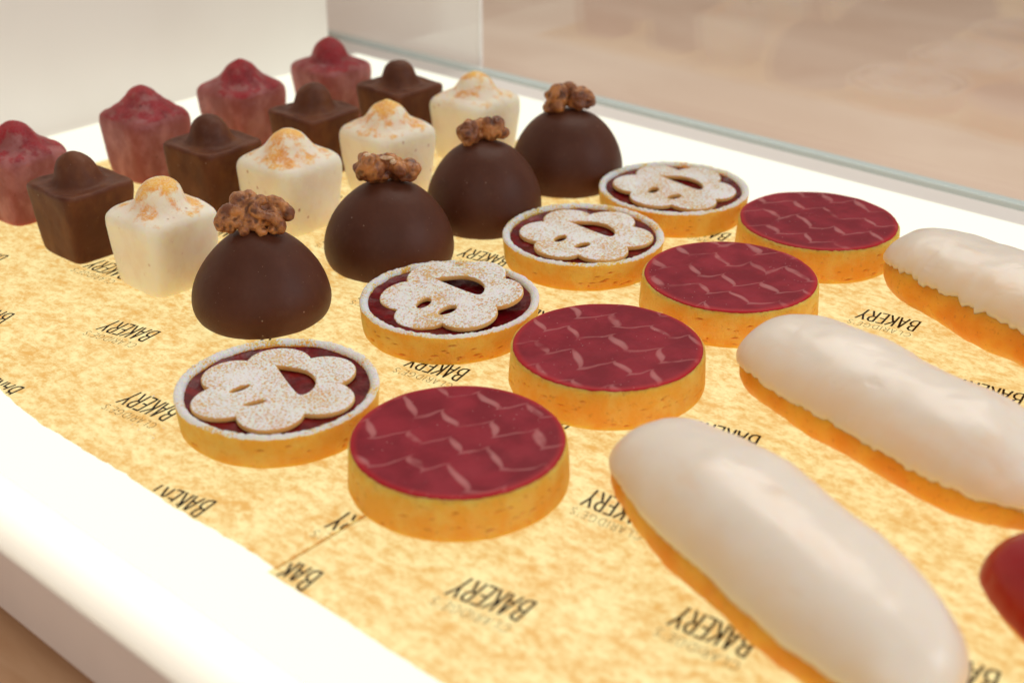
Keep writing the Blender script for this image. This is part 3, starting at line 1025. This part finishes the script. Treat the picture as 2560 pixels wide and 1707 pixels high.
def smiley_tart(loc, seed, face_rot, eye_w, tilt, lift, off, label):
    root = empty('flower_biscuit_tart', (loc[0], loc[1], PAPER_Z))
    tag(root, label, 'tart', 'jam tarts with a flower biscuit on top')
    H = 0.0146
    prof = []
    for i in range(6):                                       # underside
        prof.append((0.002 + 0.0350 * i / 5, 0.0, False))
    prof += [(0.0382, 0.0003, True), (0.0388, 0.0010, True)]
    for i in range(34):
        z = 0.0018 + (H - 0.0034) * i / 33
        prof.append((0.0390 + 0.0010 * i / 33, z, True))
    prof += [(0.0401, H - 0.0010, True), (0.03985, H - 0.0003, False), (0.0393, H, False), (0.0384, H + 0.0001, False), (0.0374, H - 0.0002, False),
             (0.0366, H - 0.0008, False), (0.0362, H - 0.0020, False), (0.0358, H - 0.0040, False), (0.0355, H - 0.0065, False),
             (0.030, H - 0.0075, False), (0.015, H - 0.0078, False), (0.001, H - 0.0078, False)]
    rings = shell_mesh(prof, 420, seed, dents=42, edge_noise=0.00055, ztop=H)
    v, f = rings_to_mesh(rings)
    sh = link_mesh('pastry_shell', v, f, M['crust_sugar'], root)
    mark_dents(sh)
    sh.rotation_euler = (0, 0, seed * 1.3)
    # jam
    rings = []
    for i in range(20):
        q = 0.0368 * (1 - i / 19.6)
        ring = []
        for j in range(120):
            a = 2 * math.pi * j / 120
            x, y = q * math.cos(a), q * math.sin(a)
            z = 0.0119 + 0.0008 * max(0, (q - 0.031) / 0.0058) ** 2 + 0.00050 * fbm((x, y, 0), 140, seed, 3)
            ring.append((x, y, z))
        rings.append(ring)
    v, f = rings_to_mesh(rings, close_bottom=False)
    link_mesh('jam_filling', v, f, M['jam'], root)
    b = bpy.data.objects.new('flower_biscuit', biscuit_mesh(eye_w, seed))
    COL.objects.link(b)
    b.parent = root
    b.scale = (1.01, 1.01, 1.0)
    b.location = (off[0], off[1], 0.0131 + lift)
    b.rotation_euler = (math.radians(tilt[0]), math.radians(tilt[1]), math.radians(face_rot))
    return root


def raspberry_tart(loc, seed, rz, label, top_tilt=0.0):
    root = empty('raspberry_tart', (loc[0], loc[1], PAPER_Z), math.radians(rz))
    tag(root, label, 'tart', 'raspberry tarts with feathered glaze')
    H = 0.0168
    prof = []
    for i in range(6):
        prof.append((0.002 + 0.0350 * i / 5, 0.0, False))
    prof += [(0.0392, 0.0003, True), (0.0402, 0.0012, True)]
    for i in range(36):
        u = i / 35
        prof.append((0.0406 - 0.0008 * u, 0.0022 + (H - 0.0030) * u, True))
    prof += [(0.0396, H, True), (0.0390, H + 0.0006, False), (0.0380, H + 0.0006, False), (0.030, H - 0.0006, False), (0.010, H - 0.0008, False), (0.001, H - 0.0008, False)]
    rings = shell_mesh(prof, 420, seed, dents=46, edge_noise=0.0003, ztop=H)
    v, f = rings_to_mesh(rings)
    mark_dents(link_mesh('pastry_shell', v, f, M['crust'], root))
    prof = [(0.0372, H - 0.0010), (0.0384, H - 0.0002), (0.0389, H + 0.0005), (0.0388, H + 0.0009), (0.0382, H + 0.0012), (0.0365, H + 0.0014), (0.030, H + 0.0015), (0.020, H + 0.0016), (0.010, H + 0.0016), (0.0005, H + 0.0016)]
    prof = catmull(prof, 34)
    rings = []
    for (q, z) in prof:
        ring = []
        for j in range(180):
            a = 2 * math.pi * j / 180
            c, s = math.cos(a), math.sin(a)
            k = 1 + 0.006 * fbm((c, s, seed), 3.0, seed, 3) + 0.002 * math.sin(2 * a + seed)
            x, y = q * k * c, q * k * s
            ring.append((x, y, z + 0.00022 * fbm((x, y, 0), 60, seed)))
        rings.append(ring)
    v, f = rings_to_mesh(rings)
    link_mesh('raspberry_glaze', v, f, M['glaze'], root)
    return root


def eclair(loc, rz, L, w, h, seed, glaze, label, group, bun_w=1.0, ragged=1.0, bun_mat='choux', low=0.36, cat='eclair'):
    root = empty('eclair', (loc[0], loc[1], PAPER_Z), math.radians(rz))
    tag(root, label, cat, group)
    NT_, NA = 150, 64

    def section(u):
        """width and height factor along the length, u in -1..1"""
        k = max(0.0, 1 - abs(u) ** 4.0) ** 0.46
        return k * (1 + 0.035 * math.sin(u * 4 + seed) + 0.02 * math.sin(u * 9 + seed * 2))

    def us():
        return [math.sin(math.pi * (i / NT_ - 0.5)) for i in range(NT_ + 1)]
    bend = random.Random(seed).uniform(-0.002, 0.002)
    # choux bun
    rings = []
    for u in us():
        k = section(u)
        ring = []
        for j in range(NA):
            a = 2 * math.pi * j / NA
            c, s = math.cos(a), math.sin(a)
            y = w * bun_w * k * c
            if s < 0:
                z = h * 0.36 * (1 + s * min(1, 0.55 + 0.45 * k)) if k > 0.02 else h * 0.36
                y *= (1 - 0.05 * (-s) ** 2)
            else:
                z = h * 0.36 + h * 0.58 * s * k
            x = L * u
            n = 0.0011 * fbm((x, y, z), 38, seed) + 0.0004 * fbm((x, y, z), 150, seed + 1, 2)
            ring.append((x + 0.4 * n * u, y + n * c + bend * (1 - u * u), max(0.0, z + n * s)))
        rings.append(ring)
    v, f = rings_to_mesh(rings)
    link_mesh('choux_bun', v, f, M[bun_mat], root)
    # fondant cap: solid, ragged lower edge, resting on the bun
    rings = []
    t = 0.0016
    NJ = 72
    for iu, u in enumerate(us()):
        k = section(u)
        ring = []
        x = L * u * 1.008
        for j in range(NJ + 1):
            # angle runs from one ragged edge over the top to the other
            e0 = low + 0.13 * ragged * fbm((x * 1.0, 3.1, 0), 90, seed + 7, 2) + 0.10 * ragged * fbm((x, 9.1, 0), 420, seed + 7, 3)
            e1 = low + 0.13 * ragged * fbm((x * 1.0, -7.4, 0), 90, seed + 8, 2) + 0.10 * ragged * fbm((x, -9.1, 0), 420, seed + 8, 3)
            a0, a1 = e0 - 0.18, math.pi - (e1 - 0.18)
            q = j / NJ
            a = a0 + (a1 - a0) * q
            c, s = math.cos(a), math.sin(a)
            lip = min(1.0, min(q, 1 - q) / 0.06)
            th = t * (0.25 + 0.75 * math.sqrt(max(0, 1 - (1 - lip) ** 2)))
            y = (w * bun_w * k * c) * (1 if s >= 0 else (1 - 0.05 * s * s))
            z = h * 0.36 + (h * 0.58 * s * k if s >= 0 else h * 0.36 * s)
            n = 0.0011 * fbm((x, y, z), 38, seed) * 0.8
            sag = 0.0007 * fbm((x * 0.5, y, 0), 34, seed + 4)
            ring.append((x + (th * 0.7 + n * 0.4) * u, y + (n + th) * c + bend * (1 - u * u), z + (n + th + sag * max(0, s)) * max(s, -0.2)))
        # close through the inside of the bun
        ya, yb = ring[-1], ring[0]
        for m in range(1, 6):
            q = m / 6
            ring.append((ya[0], (ya[1] + (yb[1] - ya[1]) * q) * 0.9, h * 0.30 * min(1, k + 0.35)))
        rings.append(ring)
    v, f = rings_to_mesh(rings)
    ic = link_mesh('fondant_icing', v, f, M[glaze], root)
    at = ic.data.attributes.new('thin', 'FLOAT', 'POINT')          # thin icing low down, plus the painted glow of light through it
    per = len(rings[0])
    for i in range(len(v)):
        j = i % per
        qq = j / NJ
        at.data[i].value = max(0.0, 1 - min(qq, 1 - qq) / 0.40) if (j <= NJ and i < per * len(rings)) else 0.0
    return root


# white, chocolate and pink blocks, four of each from the front row to the back
ORD = ['nearest the camera', 'second from the camera', 'third from the camera', 'farthest from the camera']
white_labels = ['white frosted petit four at the front, left of the nearest walnut dome',
                'white frosted petit four behind the nearest walnut dome, second in its row',
                'white petit four with yellow dusted peak between the second chocolate block and third walnut dome',
                'white petit four with yellow dusted peak at the back, beside the glass']
for i, (x, y, s, rz) in enumerate([(-0.5135, 0.3295, 0.0212, 0), (-0.5250, 0.4175, 0.0221, 2), (-0.5225, 0.4860, 0.0217, -3), (-0.5250, 0.5600, 0.0218, 2)]):
    petit_four('white_petit_four', (x, y), s, ('knob', 'round', 'round', 'round')[i], 11 + i, rz, M['white_coat'], white_labels[i], 'petit four', 'white frosted petits fours',
               apex=(0.0510, 0.0515, 0.0520, 0.0515)[i])
choc_labels = ['dark chocolate petit four at the front left, nearest of the four chocolate blocks',
               'dark chocolate petit four behind the nearest white block, second in its row',
               'dark chocolate petit four third in its row, in front of the third pink block',
               'dark chocolate petit four at the back, right of the farthest pink block']
for i, (x, y, s, rz) in enumerate([(-0.5755, 0.3255, 0.0200, 0), (-0.5762, 0.4072, 0.0200, 3), (-0.5790, 0.4815, 0.0201, 0), (-0.5785, 0.5500, 0.0202, -2)]):
    petit_four('chocolate_petit_four', (x, y), s, 'choc', 31 + i, rz, M['choc_bar'], choc_labels[i], 'petit four', 'dark chocolate petits fours',
               apex=(0.0515, 0.0510, 0.0512, 0.0505)[i])
pink_labels = ['pink petit four cut off by the left edge of the picture',
               'pink petit four with red dusted top, second from the left',
               'pink petit four with pointed red peak, third from the left',
               'pink petit four with red dusted knob at the back corner by the white wall']
for i, (x, y, s, rz) in enumerate([(-0.6440, 0.3310, 0.0206, 3), (-0.6465, 0.4125, 0.0208, 0), (-0.6490, 0.4840, 0.0217, 3), (-0.6455, 0.5535, 0.0208, -4)]):
    petit_four('pink_petit_four', (x, y), s, ('round', 'round', 'round', 'knob')[i], 51 + i, rz, M['pink_coat'], pink_labels[i], 'petit four', 'pink petits fours',
               apex=(0.0515, 0.0515, 0.0520, 0.0520)[i])

# chocolate domes
dome((-0.4509, 0.3369), 0.0316, 0.0405, 3, 41.5, hero_walnut(), (-0.0005, 0.0005, 0.0425),
     'dark chocolate dome nearest the camera, crowned with a broad orange brown walnut', cone=1.0, wscale=0.93)
dome((-0.4497, 0.4163), 0.0320, 0.0412, 5, 41.5,
     pair_walnut(7, ((-0.0058, 0, 0.0046), (0.0066, 0.0058, 0.0062)), ((0.0078, 0.0020, 0.0028), (0.0058, 0.0046, 0.0038)), 0.0045), (-0.0014, 0.0010, 0.0425),
     'dark chocolate dome second from the camera, its walnut flecked with cream',
     extras=[((-0.0072, -0.0020, 0.0112), (0.0020, 0.0017, 0.0008)), ((0.0010, -0.0016, 0.0098), (0.0034, 0.0011, 0.0009)), ((0.0036, -0.0022, 0.0084), (0.0014, 0.0014, 0.0012))],
     wscale=1.12, cone=0.3)
dome((-0.4508, 0.4868), 0.0306, 0.0440, 8, 41.5,
     pair_walnut(12, ((-0.0056, -0.001, 0.0024), (0.0048, 0.0050, 0.0062)), ((0.0052, 0.0020, 0.0046), (0.0060, 0.0046, 0.0046)), 0.004), (-0.0020, 0.0012, 0.0440),
     'dark chocolate dome third from the camera, with a two lobed walnut', wscale=1.08, cone=0.35)
dome((-0.4555, 0.5622), 0.0318, 0.0420, 9, 41.5,
     pair_walnut(21, ((-0.0055, -0.001, 0.0048), (0.0050, 0.0048, 0.0080)), ((0.0060, 0.0020, 0.0040), (0.0062, 0.0044, 0.0050)), 0.006), (-0.0012, 0.0010, 0.0425),
     'dark chocolate dome at the back with a dark brown walnut', wscale=1.10, cone=0.1)

# tarts
smiley_tart((-0.3707, 0.2803), 2, -14, 0.0017, (0, 0), 0.0, (-0.0005, -0.0010), 'sugar dusted flower biscuit tart nearest the camera, beside the first raspberry tart')
smiley_tart((-0.3764, 0.3832), 4, 5, 0.0030, (6.5, -2), 0.0016, (0.0004, 0.0008), 'flower biscuit tart with its biscuit tipped up at the back, second in its row')
smiley_tart((-0.3781, 0.4805), 6, 2, 0.0026, (0.5, 0), 0.0, (0.0010, 0.0), 'flower biscuit tart third from the camera, behind the tipped biscuit')
smiley_tart((-0.3820, 0.5634), 8, 1, 0.0026, (0, 1.5), 0.0002, (0.0006, 0.0004), 'flower biscuit tart farthest from the camera, beside the back walnut dome')
raspberry_tart((-0.2863, 0.2942), 3, -5, 'raspberry feathered tart nearest the camera, speckled with sugar')
raspberry_tart((-0.2910, 0.3880), 5, -13, 'raspberry feathered tart second from the camera, touching the tipped flower tart')
raspberry_tart((-0.2916, 0.4797), 7, -8, 'raspberry feathered tart third from the camera, behind the front white eclair')
raspberry_tart((-0.2957, 0.5656), 9, -16, 'raspberry feathered tart farthest from the camera, with a chipped pale rim')

# eclairs
eclair((-0.1655, 0.3085), -21, 0.0745, 0.0278, 0.0400, 2, 'fondant', 'large white iced eclair nearest the camera at the bottom of the picture', 'white iced eclairs', ragged=0.2, low=0.42)
eclair((-0.1785, 0.4155), -14, 0.0690, 0.0285, 0.0390, 5, 'fondant', 'white iced eclair in the middle of the three, with ragged icing edge', 'white iced eclairs', ragged=0.5, low=0.40)
eclair((-0.1800, 0.5345), -18, 0.0700, 0.0285, 0.0395, 7, 'fondant', 'white iced eclair farthest from the camera, right of the last raspberry tart', 'white iced eclairs', ragged=0.75, low=0.56)
eclair((-0.0450, 0.3450), -13, 0.0690, 0.0260, 0.0350, 9, 'red_fondant', 'glossy red iced eclair cut off by the right edge of the picture', None, ragged=0.2, low=0.12)

# grains of sugar fallen on the paper beside the nearest flower tart
rs = random.Random(3)
v, f = [], []
for i in range(34):
    a = rs.uniform(2.2, 4.2)
    q = rs.uniform(0.0415, 0.058)
    x, y = -0.3707 + q * math.cos(a), 0.2803 + q * math.sin(a)
    r = rs.uniform(0.00012, 0.00042)
    o = len(v)
    z = paper_z(x, y) + 0.00014
    for k in range(7):
        b = 2 * math.pi * k / 7
        w = r * rs.uniform(0.7, 1.3)
        v.append((x + w * math.cos(b), y + w * math.sin(b), z))
    v.append((x, y, z + r * 0.6))
    f += [(o + k, o + (k + 1) % 7, o + 7) for k in range(7)]
tag(link_mesh('sugar_grains', v, f, M['sugar']), 'fallen icing sugar on the paper left of the nearest tart', 'sugar', kind='stuff')
